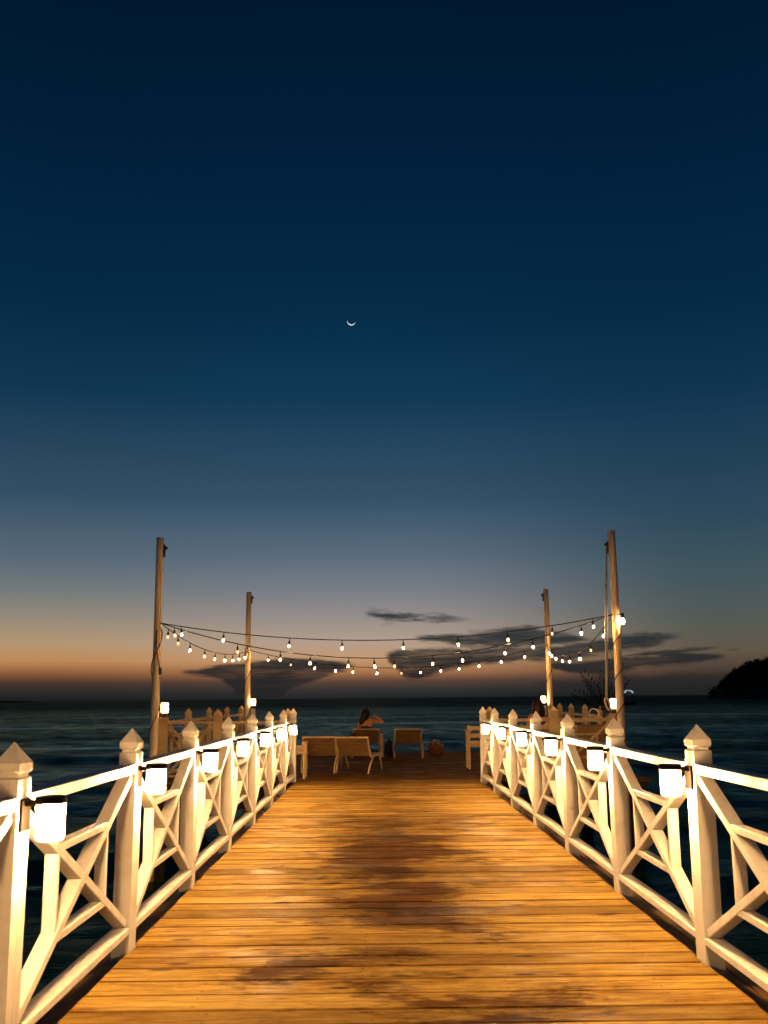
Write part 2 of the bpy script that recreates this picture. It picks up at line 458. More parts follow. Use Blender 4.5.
# ------------------------------------------------------------------ mesh helpers
class MB:
    def __init__(s):
        s.bm = bmesh.new()

    def box(s, cen, size, rot=None, bevel=0.):
        mt = Matrix.Translation(cen) @ (rot.to_4x4() if rot else Matrix.Identity(4)) @ Matrix.Diagonal((*size, 1))
        r = bmesh.ops.create_cube(s.bm, size=1, matrix=mt)
        if bevel:
            es = list({e for v in r['verts'] for e in v.link_edges})
            bmesh.ops.bevel(s.bm, geom=es, offset=bevel, segments=1, affect='EDGES')
        return s

    def beam(s, a, b, w, d, side=Vector((0, 1, 0)), bevel=0.):
        """bar from a to b; d measured along `side`, w across it"""
        a, b = Vector(a), Vector(b)
        x = (b - a).normalized(); y = (side - x * side.dot(x)).normalized(); z = x.cross(y)
        rot = Matrix((x, y, z)).transposed()
        return s.box((a + b) / 2, ((b - a).length, d, w), rot, bevel)

    def sections(s, secs, n=4, cx=0., cy=0., square=True, caps=True, ax=0.):
        """stack of square (or round) rings [(z, half)]"""
        rings = []
        for z, h in secs:
            if square:
                ring = [s.bm.verts.new((cx + (h + ax if h > .01 else h) * a, cy + h * b, z)) for a, b in ((-1, -1), (1, -1), (1, 1), (-1, 1))]
            else:
                ring = [s.bm.verts.new((cx + h * math.cos(2 * PI * k / n), cy + h * math.sin(2 * PI * k / n), z)) for k in range(n)]
            rings.append(ring)
        for r1, r2 in zip(rings, rings[1:]):
            k = len(r1)
            for i in range(k):
                s.bm.faces.new((r1[i], r1[(i + 1) % k], r2[(i + 1) % k], r2[i]))
        if caps:
            s.bm.faces.new(rings[0][::-1]); s.bm.faces.new(rings[-1])
        return s

    def tube(s, pts, rad, n=6, cap=True, closed=False):
        pts = [Vector(p) for p in pts]
        rads = rad if isinstance(rad, (list, tuple)) else [rad] * len(pts)
        rings = []; prev = None
        N = len(pts)
        for i, p in enumerate(pts):
            if closed:
                t = (pts[(i + 1) % N] - pts[i - 1]).normalized()
            else:
                t = (pts[min(i + 1, N - 1)] - pts[max(i - 1, 0)]).normalized()
            if prev is None:
                q = Vector((0, 0, 1)) if abs(t.z) < .9 else Vector((1, 0, 0))
                a = t.cross(q).normalized()
            else:
                a = (prev - t * prev.dot(t)).normalized()
            prev = a; b = t.cross(a)
            rings.append([s.bm.verts.new(p + (a * math.cos(2 * PI * k / n) + b * math.sin(2 * PI * k / n)) * rads[i]) for k in range(n)])
        prs = list(zip(rings, rings[1:])) + ([(rings[-1], rings[0])] if closed else [])
        for r1, r2 in prs:
            for i in range(n):
                s.bm.faces.new((r1[i], r1[(i + 1) % n], r2[(i + 1) % n], r2[i]))
        if cap and not closed:
            s.bm.faces.new(rings[0][::-1]); s.bm.faces.new(rings[-1])
        return s

    def blob(s, cen, rad, sub=2, rnd=0.):
        r = bmesh.ops.create_icosphere(s.bm, subdivisions=sub, radius=1)
        for v in r['verts']:
            k = 1 + random.uniform(-rnd, rnd)
            v.co = Vector((v.co.x * rad[0] * k, v.co.y * rad[1] * k, v.co.z * rad[2] * k)) + Vector(cen)
        return s

    def mesh(s, name, mt, smooth=False):
        bmesh.ops.recalc_face_normals(s.bm, faces=s.bm.faces)
        me = bpy.data.meshes.new(name)
        s.bm.to_mesh(me); s.bm.free()
        if mt: me.materials.append(mt)
        if smooth:
            for p in me.polygons: p.use_smooth = True
        return me

    def build(s, name, mt, parent=None, smooth=False, loc=(0, 0, 0)):
        return obj(name, s.mesh(name, mt, smooth), parent, loc)


def obj(name, me, parent=None, loc=(0, 0, 0), rz=0.):
    o = bpy.data.objects.new(name, me); COL.objects.link(o)
    o.location = loc; o.rotation_euler = (0, 0, rz)
    if parent: o.parent = parent
    return o


def tag(o, label=None, cat=None, group=None, kind=None):
    if label: o['label'] = label
    if cat: o['category'] = cat
    if group: o['group'] = group
    if kind: o['kind'] = kind
    return o


def thing(name, label, cat, loc=(0, 0, 0), rz=0., group=None):
    o = bpy.data.objects.new(name, None); COL.objects.link(o)
    o.location = loc; o.rotation_euler = (0, 0, rz); o.empty_display_size = .1
    return tag(o, label, cat, group)


def dup(root, loc, rz=0., label=None):
    kids = {}
    for o in COL.objects:
        if o.parent: kids.setdefault(o.parent, []).append(o)
    r = root.copy(); COL.objects.link(r); r.location = loc; r.rotation_euler = (0, 0, rz)
    if label: r['label'] = label
    for ch in kids.get(root, []):
        c = ch.copy(); COL.objects.link(c); c.parent = r
        for g in kids.get(ch, []):
            d = g.copy(); COL.objects.link(d); d.parent = c
    return r


# ------------------------------------------------------------------ layout numbers
XL, XR = -1.414, 1.722        # inner faces of the walkway posts
STEP = 1.935
YL0, YR0 = 4.07, 3.685
PA = .074                      # half a post along the railing
PW = .050                      # half a post
SEA = -1.35
Y_PLAT, Y_END = 17.62, 26.75
PX0, PX1 = -4.02, 4.66

# ------------------------------------------------------------------ sea
az_front = np.arange(-42, 42.01, .3)
az_back = np.arange(45, 316, 3.)
azs = np.radians(np.concatenate([az_front, az_back]))
rad = [0.8]
while rad[-1] < 30000:
    rad.append(rad[-1] * (1.012 if rad[-1] < 600 else 1.05))
rad = np.array(rad)
A, B = np.meshgrid(azs, rad)
X = B * np.sin(A); Y = B * np.cos(A)
Z = np.zeros_like(X)
rng = np.random.RandomState(5)
for lam, amp, n in ((18., .03, 3), (9., .028, 4), (5., .026, 6), (2.8, .020, 7), (1.5, .010, 6)):
    fade = np.exp(-(B * .012 / lam * 3.2) ** 2)
    for k in range(n):
        th = math.radians(-95 + rng.uniform(-38, 38)); ph = rng.uniform(0, 6.28)
        ll = lam * rng.uniform(.8, 1.25)
        q = np.sin((X * math.cos(th) + Y * math.sin(th)) * 2 * PI / ll + ph)
        Z += amp * fade * (q - .35 * (1 - q * q))
foam = np.zeros_like(X)
# three long low swells rolling in
for y0, sl, cv, hgt, wd, fo, xa, xb in ((66., .10, 11., .05, 1.0, .8, -75, -4), (112., .06, 30., .05, 1.6, .55, -45, 30), (150., -.02, 25., .05, 2.0, .6, 5, 130), (46., .08, 9., .05, 1.0, .12, -60, 60), (92., -.06, 25., .05, 1.5, .2, 0, 90)):
    yc = y0 + sl * X + 2.2 * np.sin(X / cv) + .8 * np.sin(X / 3.7 + y0)
    d = (Y - yc)
    mask = 1 / (1 + np.exp(-(X - xa) / 5)) / (1 + np.exp((X - xb) / 5))
    g = np.exp(-np.where(d < 0, d / (wd * .8), d / (wd * 2.0)) ** 2) * mask
    Z += hgt * g
    foam += fo * np.exp(-((d + wd * .25) / (wd * 1.7)) ** 2) * mask
na, nr = len(azs), len(rad)
verts = np.stack([X, Y, Z + SEA], -1).reshape(-1, 3)
idx = np.arange(na * nr).reshape(nr, na)
nxt = np.roll(idx, -1, axis=1)
faces = np.stack([idx[:-1], nxt[:-1], nxt[1:], idx[1:]], -1).reshape(-1, 4)
faces = faces[:, ::-1]
me = bpy.data.meshes.new('sea')
me.vertices.add(len(verts)); me.vertices.foreach_set('co', verts.ravel())
me.loops.add(faces.size); me.loops.foreach_set('vertex_index', faces.ravel().astype(np.int32))
me.polygons.add(len(faces)); me.polygons.foreach_set('loop_start', np.arange(0, faces.size, 4, dtype=np.int32))
me.update(calc_edges=True)
me.polygons.foreach_set('use_smooth', np.ones(len(faces), bool))
fa = me.attributes.new('foam', 'FLOAT', 'POINT'); fa.data.foreach_set('value', foam.ravel().astype(np.float32))
me.materials.append(M['water'])
me.validate()
tag(obj('sea', me), kind='structure')
floor = MB(); floor.sections([(-9.2, 60), (-9., 60)], square=True)
tag(floor.build('seabed', M['timber']), kind='structure')


# ------------------------------------------------------------------ hills on the horizon
def terrain(name, xs, ys, hf, mt):
    bm = bmesh.new()
    g = [[bm.verts.new((x, y, hf(x, y))) for x in xs] for y in ys]
    for j in range(len(ys) - 1):
        for i in range(len(xs) - 1):
            bm.faces.new((g[j][i], g[j][i + 1], g[j + 1][i + 1], g[j + 1][i]))
    me = bpy.data.meshes.new(name); bm.to_mesh(me); bm.free(); me.materials.append(mt)
    return tag(obj(name, me), kind='structure')


prof_x = [240, 286, 294, 301, 306, 312, 319, 327, 335, 342, 350, 380, 430, 520, 640, 800]
prof_z = [-6, -3, .5, 4, 10, 15, 20, 24.5, 28, 29, 30, 36, 44, 52, 50, 40]


def hill_h(x, y):
    z = float(np.interp(x * 900. / y, prof_x, prof_z))
    t = (y - 900) / 150.
    k = math.exp(-t * t) if t > 0 else math.exp(-(t * 2.6) ** 2)
    return (z + 6) * k - 6 + .8 * math.sin(x * .31 + y * .2) * k


terrain('hill', list(np.arange(236, 800, 6)), list(np.arange(780, 1180, 10)), hill_h, M['hill'])
hx = lambda x, y: max(0, 1 - ((x + 860) / 190.) ** 2) * math.exp(-((y - 2000) / 160.) ** 2) * 8. - 1.9 + .5 * math.sin(x * .11)
terrain('headland', list(np.arange(-1060, -640, 8)), list(np.arange(1700, 2320, 20)), hx, M['hill'])
bm = bmesh.new()
for k in range(1100):
    x = 296 + abs(random.gauss(0, 1)) * 90 if k % 2 else random.uniform(296, 420)
    y = random.uniform(845, 935)
    z = hill_h(x, y)
    if z < 1: continue
    hgt = random.uniform(2.2, 4.2) if k % 9 else random.uniform(5, 7.); wd = hgt * random.uniform(.4, .65)
    for q in range(34):
        th, ph = random.uniform(0, 6.28), math.acos(random.uniform(-.6, 1))
        rr_ = random.uniform(.55, 1)
        cpt = Vector((x + wd * rr_ * math.sin(ph) * math.cos(th), y + wd * rr_ * math.sin(ph) * math.sin(th), z + hgt * (.45 + .5 * rr_ * math.cos(ph))))
        s_ = random.uniform(.35, .7)
        a = Vector((random.gauss(0, 1), random.gauss(0, 1), random.gauss(0, 1))).normalized() * s_
        b = Vector((random.gauss(0, 1), random.gauss(0, 1), random.gauss(0, 1))).normalized() * s_
        bm.faces.new([bm.verts.new(cpt + v) for v in (a, b, -a, -b)])
me = bpy.data.meshes.new('hillside_wood'); bm.to_mesh(me); bm.free(); me.materials.append(M['leaf'])
tag(obj('hillside_wood', me), 'dark wooded crest of the hill across the bay', 'trees', kind='stuff')

# ------------------------------------------------------------------ moon
D = 9000.
mdir = Vector((-.0234, .9486, .3708)).normalized()
mo = thing('crescent_moon', 'thin bright crescent moon high in the dusk sky', 'moon', mdir * D + Vector((0, 0, 1.4)))
Rm = .0040 * D
vx = mdir.cross(Vector((0, 0, 1))).normalized(); vz = vx.cross(mdir).normalized()
ax = (vx * math.cos(R(-11)) + vz * math.sin(R(-11)))          # axis through the two cusps
dn = (-vz * math.cos(R(-11)) + vx * math.sin(R(-11)))         # towards the lit limb
bm = bmesh.new()
g1, g2 = [], []
for i in range(25):
    la = R(-78 + 156 * i / 24)
    row, row2 = [], []
    for j in range(9):
        lo = R(-24 + 54 * j / 8)
        p = ax * math.sin(la) + (dn * math.cos(lo) - mdir * math.sin(lo)) * math.cos(la)
        row.append(bm.verts.new(p * Rm)); row2.append(bm.verts.new(p * Rm * .985))
    g1.append(row); g2.append(row2)
for g in (g1, g2):
    for i in range(24):
        for j in range(8):
            bm.faces.new((g[i][j], g[i][j + 1], g[i + 1][j + 1], g[i + 1][j]))
me = bpy.data.meshes.new('lit_crescent'); bm.to_mesh(me); bm.free(); me.materials.append(M['moon'])
obj('lit_crescent', me, mo)

# ------------------------------------------------------------------ pier deck
bm = bmesh.new()
lay = bm.verts.layers.float.new('tone')
lay2 = bm.verts.layers.float.new('across')


def plank(x0, x1, y0, y1, z, tone):
    z0, z1 = z - .045, z
    bv = .006
    tilt = random.uniform(-.0015, .0015)
    sec = [(y0, z0), (y1, z0), (y1, z1 - bv), (y1 - bv, z1), (y0 + bv, z1), (y0, z1 - bv)]
    rings = []
    for x in (x0, x1):
        ring = []
        for k, (yy, zz) in enumerate(sec):
            v = bm.verts.new((x, yy, zz + (tilt if k in (2, 3) else 0))); v[lay] = tone; v[lay2] = (yy - y0) / (y1 - y0)
            ring.append(v)
        rings.append(ring)
    n = len(sec)
    for i in range(n):
        bm.faces.new((rings[0][i], rings[1][i], rings[1][(i + 1) % n], rings[0][(i + 1) % n]))
    bm.faces.new(rings[0]); bm.faces.new(rings[1][::-1])


y = -5.0
while y < Y_END - .1:
    w = random.choice((.235, .235, .24, .235, .20, .24))
    gap = random.choice((.010, .012, .014, .011, .020))
    y1 = min(y + w, Y_END)
    z = random.uniform(-.004, .0)
    tone = min(1, max(0, random.gauss(.58, .24)))
    if y + w / 2 < Y_PLAT:
        plank(XL - .012 + random.uniform(-.008, .004), XR + .012 + random.uniform(-.004, .008), y, y1, z, tone)
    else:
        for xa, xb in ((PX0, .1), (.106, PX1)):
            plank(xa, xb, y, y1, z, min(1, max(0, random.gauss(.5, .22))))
    y = y1 + gap
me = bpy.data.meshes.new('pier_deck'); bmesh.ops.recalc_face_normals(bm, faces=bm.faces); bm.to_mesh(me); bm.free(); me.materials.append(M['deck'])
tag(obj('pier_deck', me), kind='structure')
sub = MB()
for x in (XL - .085, -.6, .15, .9, XR + .085):
    sub.box((x, 6.3, -.23 if abs(x - .15) > 1 else -.15), (.19 if abs(x - .15) > 1 else .09, 22.6, .2))
for x in (PX0 + .1, -2., 0.15, 2.3, PX1 - .1):
    sub.box((x, 22.2, -.161), (.092, 9., .22))
for y in np.arange(-3, 17, 4.):
    sub.box((.15, y, -.37), (3.6, .16, .2))
for y in (18., 22.2, 26.4):
    sub.box((.3, y, -.371), (8.3, .16, .2))
tag(sub.build('pier_framing', M['timber']), kind='structure')
led = MB()
for x in (XL - .115, XL - .275, XR + .115, XR + .275):
    yy = -5.
    while yy < Y_PLAT - .1:
        L = min(random.uniform(2.6, 4.2), Y_PLAT - .02 - yy)
        led.box((x, yy + L / 2, -.105 + random.uniform(-.003, .003)), (.15, L - .006, .035), bevel=.004)
        yy += L
tag(led.build('edge_boards', M['ledge']), kind='structure')
pile = MB(); pile.sections([(-9., .15), (-.47, .14)], n=14, square=False)
pile_me = pile.mesh('piling', M['timber'], True)
pl = [(x, y) for y in np.arange(-3, 17, 4.) for x in (XL - .1, XR + .1)] + [(x, y) for y in (18., 22.2, 26.4) for x in (PX0 + .2, .3, PX1 - .2)]
for x, y in pl:
    tag(obj('piling', pile_me, None, (x, y, 0)), 'round dark timber piling under the pier deck', 'piling', 'pilings under the pier')

# ------------------------------------------------------------------ railings
post = MB()
post.sections([(-.12, PW), (1.096, PW), (1.102, PW - .006)], ax=PA - PW)
post_me = post.mesh('post', M['white'])
cap = MB()
cap.sections([(1.102, .041), (1.117, .041), (1.119, .048), (1.127, .053), (1.158, .053), (1.162, .050), (1.238, .002)], ax=.014)
cap_me = cap.mesh('post_cap', M['white'])
Z_TOP0, Z_TOP1, Z_B0, Z_B1 = .978, 1.030, .096, .134
bay_cache = {}
BV = .0035


def bay(L):
    key = round(L, 3)
    if key in bay_cache: return bay_cache[key]
    Sd = Vector((0, 1, 0))
    d = []
    b = MB(); b.box((L / 2, 0, (Z_TOP0 + Z_TOP1) / 2), (L, .094, Z_TOP1 - Z_TOP0), bevel=BV); d.append(('top_rail', b.mesh('top_rail', M['white'])))
    b = MB(); b.box((L / 2, 0, (Z_B0 + Z_B1) / 2), (L, .094, Z_B1 - Z_B0), bevel=BV); d.append(('bottom_rail', b.mesh('bottom_rail', M['white'])))
    lo, hi = Z_B1, Z_TOP0
    H = hi - lo
    e = .02
    b = MB(); b.beam((e, 0, lo + .024), (L - e, 0, hi - .024), 0.046, .074, Sd, BV); d.append(('diagonal_brace', b.mesh('diagonal_brace', M['white'])))
    b = MB(); b.beam((e, 0, hi - .024), (L - e, 0, lo + .024), 0.046, .070, Sd, BV); d.append(('diagonal_brace', b.mesh('diagonal_brace', M['white'])))
    f = .27
    xa, xb, za, zb = L * f, L * (1 - f), lo + H * f, hi - H * f
    for z, dy in ((za, .064), (zb, .064)):
        b = MB(); b.box((L / 2, 0, z), (xb - xa, dy, .036), bevel=BV); d.append(('inner_rail', b.mesh('inner_rail', M['white'])))
    for x in (xa, xb):
        b = MB(); b.box((x, 0, (za + zb) / 2), (.036, .060, zb - za + .02), bevel=BV); d.append(('inner_stile', b.mesh('inner_stile', M['white'])))
    bay_cache[key] = d
    return d


def railing(label, start, ang, pos, caps=None, mt=None):
    """posts at distances `pos` from `start` along direction `ang`, X-braced bays between"""
    t = thing('railing', label, 'railing', start, ang)
    for i, p in enumerate(pos):
        po = obj('post', post_me, t, (p, 0, 0), random.uniform(-.02, .02))
        po.rotation_euler = (random.uniform(-.011, .011), random.uniform(-.009, .009), random.uniform(-.03, .03))
        pc = obj('post_cap', cap_me, po, (0, 0, 0), random.uniform(-.05, .05)) if caps is None or caps[i] else None
        for o in (po, pc):
            if mt and o: o.material_slots[0].link = 'OBJECT'; o.material_slots[0].material = mt
    for p, q in zip(pos, pos[1:]):
        L = q - p - 2 * PA
        for nm, me in bay(L):
            o = obj(nm, me, t, (p + PA, 0, random.uniform(-.003, .003)))
            if mt: o.material_slots[0].link = 'OBJECT'; o.material_slots[0].material = mt
    return t


KL = list(range(-1, 8)); KR = list(range(-1, 8))
railing('long white X-braced timber railing along the left side of the walkway', (XL - PW, YL0 - STEP + PA, 0), PI / 2, [STEP * i for i in range(9)])
railing('long white X-braced timber railing along the right side of the walkway', (XR + PW, YR0 - STEP + PA, 0), PI / 2, [STEP * i for i in range(9)])
# platform railings
yfl = YL0 + 7 * STEP + PW
yfr = YR0 + 7 * STEP + PW
railing('short white railing on the landward edge of the platform, between walkway and left front pole', (-3.70, 17.72, 0), 0., [0, .92, 2.14], [False, True, True], M['aged'])
railing('white railing on the landward edge of the platform, between walkway and right front pole', (1.95, 17.72, 0), 0., [0, 1.1, 2.16], [True, True, False], M['aged'])
railing('white railing along the left side edge of the platform, facing open sea', (-3.78, 18.0, 0), PI / 2 - .035, [0.1, 2.05, 4.05, 6.1, 8.1], [False, True, True, True, True], M['aged'])
railing('white railing along the right side edge of the platform, before the wooded hill', (4.30, 18.05, 0), PI / 2 - .02, [0.1, 1.75, 3.42, 5.1, 6.72, 8.35], [False, True, True, True, True, True], M['aged'])

# ------------------------------------------------------------------ wall lanterns on the walkway posts
ORD = ['nearest', 'second', 'third', 'fourth', 'fifth', 'sixth', 'farthest']


def make_lantern():
    t = thing('wall_lantern', 'x', 'lantern', (0, 0, 0), 0., 'lanterns on the walkway railing posts')
    # local +x points away from the post towards the walk
    b = MB(); b.box((.006, 0, .955), (.012, .10, .125), bevel=.003); b.build('back_plate', M['iron'], t)
    b = MB(); b.box((.040, 0, 1.000), (.056, .05, .022), bevel=.003); b.build('arm', M['iron'], t)
    b = MB(); b.sections([(1.000, .060), (1.022, .062), (1.027, .058)], n=28, cx=.108, square=False); b.build('cap', M['iron'], t)
    b = MB(); b.sections([(.856, .044), (.861, .052), (.872, .057), (.999, .058)], n=28, cx=.108, square=False); g_ = b.build('glass', M['lampglass'], t, True)
    b = MB(); b.sections([(.872, .030), (.880, .040), (.985, .041), (.992, .034)], n=20, cx=.108, square=False); b.build('light_core', M['lamp'], g_, True)
    return t


proto = make_lantern()
used = False
for side, x, y0, rz, nm in ((0, XL, YL0 + PA, 0., 'left'), (1, XR, YR0 + PA, PI, 'right')):
    for k in KL[:-1]:
        if side == 0:
            lab = f'{ORD[k]} glowing lantern of the left railing, counted from the front' if k >= 0 else 'glowing lantern of the left railing, nearer than the first one in view'
        else:
            vis = k - 1
            lab = f'{ORD[vis] if k < 6 else "farthest"} glowing lantern of the right railing, counted from the front' if vis >= 0 else ('glowing lantern of the right railing just outside the right edge' if k == 0 else 'glowing lantern of the right railing, far outside the right edge')
        loc = (x, y0 + k * STEP, random.uniform(-.006, .006))
        if not used:
            proto.location = loc; proto.rotation_euler = (0, 0, rz); proto['label'] = lab; used = True
        else:
            dup(proto, loc, rz + random.uniform(-.05, .05), lab)

# lanterns standing on the platform's corner posts
def make_post_lantern():
    t = thing('post_lantern', 'x', 'lantern', (0, 0, 0), 0., 'lanterns on the corner posts of the platform')
    b = MB(); b.sections([(0, .052), (.02, .062), (.07, .060), (.075, .05)], n=20, square=False); b.build('base', M['bronze'], t)
    b = MB(); b.sections([(.076, .066), (.24, .066), (.25, .058)], n=20, square=False); g_ = b.build('glass', M['lampglass'], t, True)
    b = MB(); b.sections([(.09, .036), (.10, .046), (.22, .046), (.23, .038)], n=16, square=False); b.build('light_core', M['postlamp'], g_, True)
    b = MB(); b.sections([(.251, .03), (.262, .028)], n=20, square=False); b.build('cap', M['bronze'], t)
    return t


pl0 = make_post_lantern()
spots = [((-3.70, 17.72, 1.104), 'glowing lantern on the corner post beside the left front pole'), ((4.11, 17.72, 1.104), 'glowing lantern on the corner post beside the right front pole'),
         ((-3.24, 26.5, 1.16), 'small glowing lantern beside the left rear pole'), ((4.32, 26.5, 1.16), 'small glowing lantern beside the right rear pole')]
for i, (loc, lab) in enumerate(spots):
    if i == 0:
        pl0.location = loc; pl0['label'] = lab
    else:
        dup(pl0, loc, .3 * i, lab)
# short posts carrying the two rear lanterns
for x, nm in ((-3.24, 'left'), (4.32, 'right')):
    b = MB(); b.box((0, 0, .58), (.11, .11, 1.16), bevel=.006)
    tag(b.build('lantern_post', M['white'], None, loc=(x, 26.5, 0)), f'plain square post under the lantern beside the {nm} rear pole', 'post', 'lantern posts at the sea end')

# ------------------------------------------------------------------ poles
def spiral(z0, z1, turns, r):
    return [(r * math.cos(2 * PI * turns * k / 60), r * math.sin(2 * PI * turns * k / 60), z0 + (z1 - z0) * k / 60) for k in range(61)]


def pole(label, x, y, H, r, cl):
    t = thing('pole', label, 'pole', (x, y, 0), 0., 'tall wooden poles at the platform corners')
    pts = [(random.uniform(-.006, .006) if 0 < k < 6 else 0, 0, -1.6 + (H + 1.6) * k / 6) for k in range(7)]
    b = MB(); b.tube(pts, [r * (1.06 - .16 * k / 6) for k in range(7)], 16); b.build('shaft', M['pole'], t, True)
    b = MB(); b.tube(spiral(.15, 2.72, cl, r + .012), .009, 5); b.build('wound_cable', M['cable'], t)
    return t


pFL = pole('tall tan wooden pole at the front left of the platform, left of its lantern', -3.845, 17.6, 4.24, .072, 2.2)
pFR = pole('tall tan wooden pole at the front right of the platform, with bright bulb and rope', 4.195, 17.6, 4.30, .072, 4.3)
pBL = pole('farther tan wooden pole at the rear left of the platform', -3.40, 26.55, 4.20, .072, 2.5)
pBR = pole('farther tan wooden pole at the rear right of the platform', 4.50, 26.55, 4.21, .072, 2.5)
for p, sgn in ((pFL, 1), (pFR, -1), (pBL, 1), (pBR, -1)):
    b = MB(); b.box((sgn * .082, 0, 4.0), (.03, .04, .22), bevel=.004); b.box((sgn * .118, 0, 4.05), (.03, .03, .05))
    b.build('cleat', M['bronze'], p)
b = MB(); b.tube([(-3.84, 17.53, 2.6), (-3.83, 17.5, 2.3), (-3.79, 17.5, 2.05), (-3.755, 17.5, 1.92)], .009, 5); b.tube([(-3.755, 17.5, 1.95), (-3.75, 17.5, 1.83)], .026, 8)
tag(b.build('plug_lead', M['cable']), 'black cable end with plug dangling beside the left front pole', 'cable')
b = MB(); b.tube([(-3.82, 17.55, 3.98), (-3.76, 17.52, 2.5), (-3.765, 17.5, 1.2)], .006, 5)
tag(b.build('halyard_line', M['rope']), 'thin pale line hanging down the left front pole', 'rope')
# rope with coil on the right pole
b = MB()
b.tube([(4.09, 17.58, 4.02), (4.02, 17.5, 2.6), (3.93, 17.42, 1.36)], .012, 6)
b.tube([(4.08, 17.56, 3.99), (3.98, 17.5, 2.6), (3.92, 17.42, 1.36)], .012, 6)
for k in range(4):
    a = [(3.905 + .008 * k + .035 * math.sin(q) + .05 * (1 - math.cos(q)) * .5, 17.42 + .01 * k, 1.26 + .105 * math.cos(q)) for q in np.linspace(0, 2 * PI, 18)[:-1]]
    b.tube(a, .010, 5, closed=True)
tag(b.build('hoisting_rope', M['rope'], None, True), 'pale doubled rope with a coil at its end, hanging beside the right front pole', 'rope')
t = thing('pole_bulb', 'very bright bare bulb clamped to the right side of the right front pole', 'bulb', (4.29, 17.50, 2.68))
b = MB(); b.sections([(.06, .028), (.14, .03)], n=12, square=False); b.box((-.05, 0, .12), (.09, .02, .02)); b.build('socket', M['cable'], t)
b = MB(); b.blob((0, 0, 0), (.045, .045, .062), 2); g_ = b.build('bulb', M['bulbglass'], t, True)
b = MB(); b.blob((0, 0, 0), (.026, .026, .036), 2); b.build('filament', M['spot'], g_, True)

# ------------------------------------------------------------------ string lights
sk = MB(); sk.tube([(0, 0, 0), (0, 0, -.05)], .007, 5); sk.sections([(-.115, .021), (-.05, .016)], n=8, square=False); sk_me = sk.mesh('socket', M['cable'], True)
bl = MB(); bl.sections([(-.172, .004), (-.168, .012), (-.155, .021), (-.138, .022), (-.1155, .015)], n=10, square=False); bl_me = bl.mesh('bulb', M['bulbglass'], True)
bl_me.materials.append(M['bulb']); bl_me.materials.append(M['dimbulb'])
_b = bmesh.new(); _b.from_mesh(bl_me)
_r = bmesh.ops.create_cone(_b, cap_ends=True, segments=8, radius1=.0085, radius2=.0085, depth=.03, matrix=Matrix.Translation((0, 0, -.145)))
for f_ in {f for v in _r['verts'] for f in v.link_faces}: f_.material_index = 1
_b.to_mesh(bl_me); _b.free()
bl2_me = bl_me.copy(); bl2_me.materials[1] = M['dimbulb']


def string(label, a, b_, sag, ts):
    a, b_ = Vector(a), Vector(b_)
    t = thing('string_light', label, 'string light', a, 0., 'string lights between the poles')
    f = lambda u: (b_ - a) * u + Vector((0, 0, -4 * sag * u * (1 - u)))
    MB().tube([f(k / 48) for k in range(49)], .009, 5).build('cable', M['cable'], t)
    for u in ts:
        o = obj('socket', sk_me, t, f(u)); o.rotation_euler = (random.uniform(-.12, .12), random.uniform(-.12, .12), 0)
        obj('bulb', bl2_me if random.random() < .2 else bl_me, o)
    return t


def ev(n, a=.04, b=.96):
    return [a + (b - a) * (k + .5 + random.uniform(-.22, .22)) / n for k in range(n)]


FL, FR, BL_, BR_ = (-3.78, 17.55, 2.72), (4.13, 17.55, 2.80), (-3.35, 26.5, 2.66), (4.45, 26.5, 2.72)
string('highest, tautest strand of bulbs across the front between the two front poles', FL, FR, .37, [.045, .14, .285, .40, .535, .655, .765, .865, .955])
string('deeper sagging strand of bulbs across the front between the two front poles', FL, FR, .68, [.03, .17, .265, .33, .415, .47, .515, .60, .665, .76, .82, .93])
string('strand of bulbs along the left side between left front and left rear pole', FL, BL_, .28, [.06, .14, .25, .4, .52, .64, .74, .84, .92])
string('strand of bulbs along the sea end between the two rear poles', BL_, BR_, .52, ev(13))
string('strand of bulbs along the right side between right rear and right front pole', BR_, FR, .46, [.05, .11, .19, .30, .44, .58, .74, .9])


# ------------------------------------------------------------------ loungers
def make_lounger():
    t = thing('lounger', 'x', 'lounger', (0, 0, 0), 0., 'slatted loungers facing the sea')
    bx, by, bz = .0, .30, .31         # hinge of the back
    tx, ty, tz = .0, .02, .665
    b = MB()
    for sx_ in (-.315, .315): b.beam((sx_, by, bz), (sx_, ty, tz), .03, .035, Vector((1, 0, 0)), .004)
    b.beam((-.33, ty, tz), (.33, ty, tz), .035, .035, Vector((0, 1, 0)), .004)
    fr = b.build('back_frame', M['tanwood'], t)
    b = MB()
    n = 8
    for k in range(n):
        u = (k + .45) / n
        yy, zz = by + (ty - by) * u, bz + (tz - bz) * u
        rot = Matrix.Rotation(math.atan2(ty - by, tz - bz) * -1, 3, 'X')
        b.box((0, yy - .004, zz), (.60, .014, .4725 / n * .88), rot, .003)
    b.build('backrest', M['slat'], t)
    b = MB()
    for k in range(15):
        b.box((0, .36 + k * .066, .312), (.58, .056, .016), None, .003)
    b.build('seat', M['slat'], t)
    b = MB()
    for sx_ in (-.325, .325): b.box((sx_, .80, .300), (.03, 1.06, .045), None, .004)
    b.box((0, 1.345, .300), (.68, .03, .045), None, .004)
    b.build('seat_frame', M['tanwood'], t)
    for sx_ in (-1, 1):
        MB().tube([(sx_ * .34, .55, .34), (sx_ * .36, .30, .27), (sx_ * .345, .10, .14), (sx_ * .33, .0, .0)], .017, 8).build('rear_leg', M['tanwood'], t, True)
        MB().tube([(sx_ * .345, 1.0, .29), (sx_ * .345, 1.18, .13), (sx_ * .34, 1.26, 0)], .017, 8).build('front_leg', M['tanwood'], t, True)
    return t


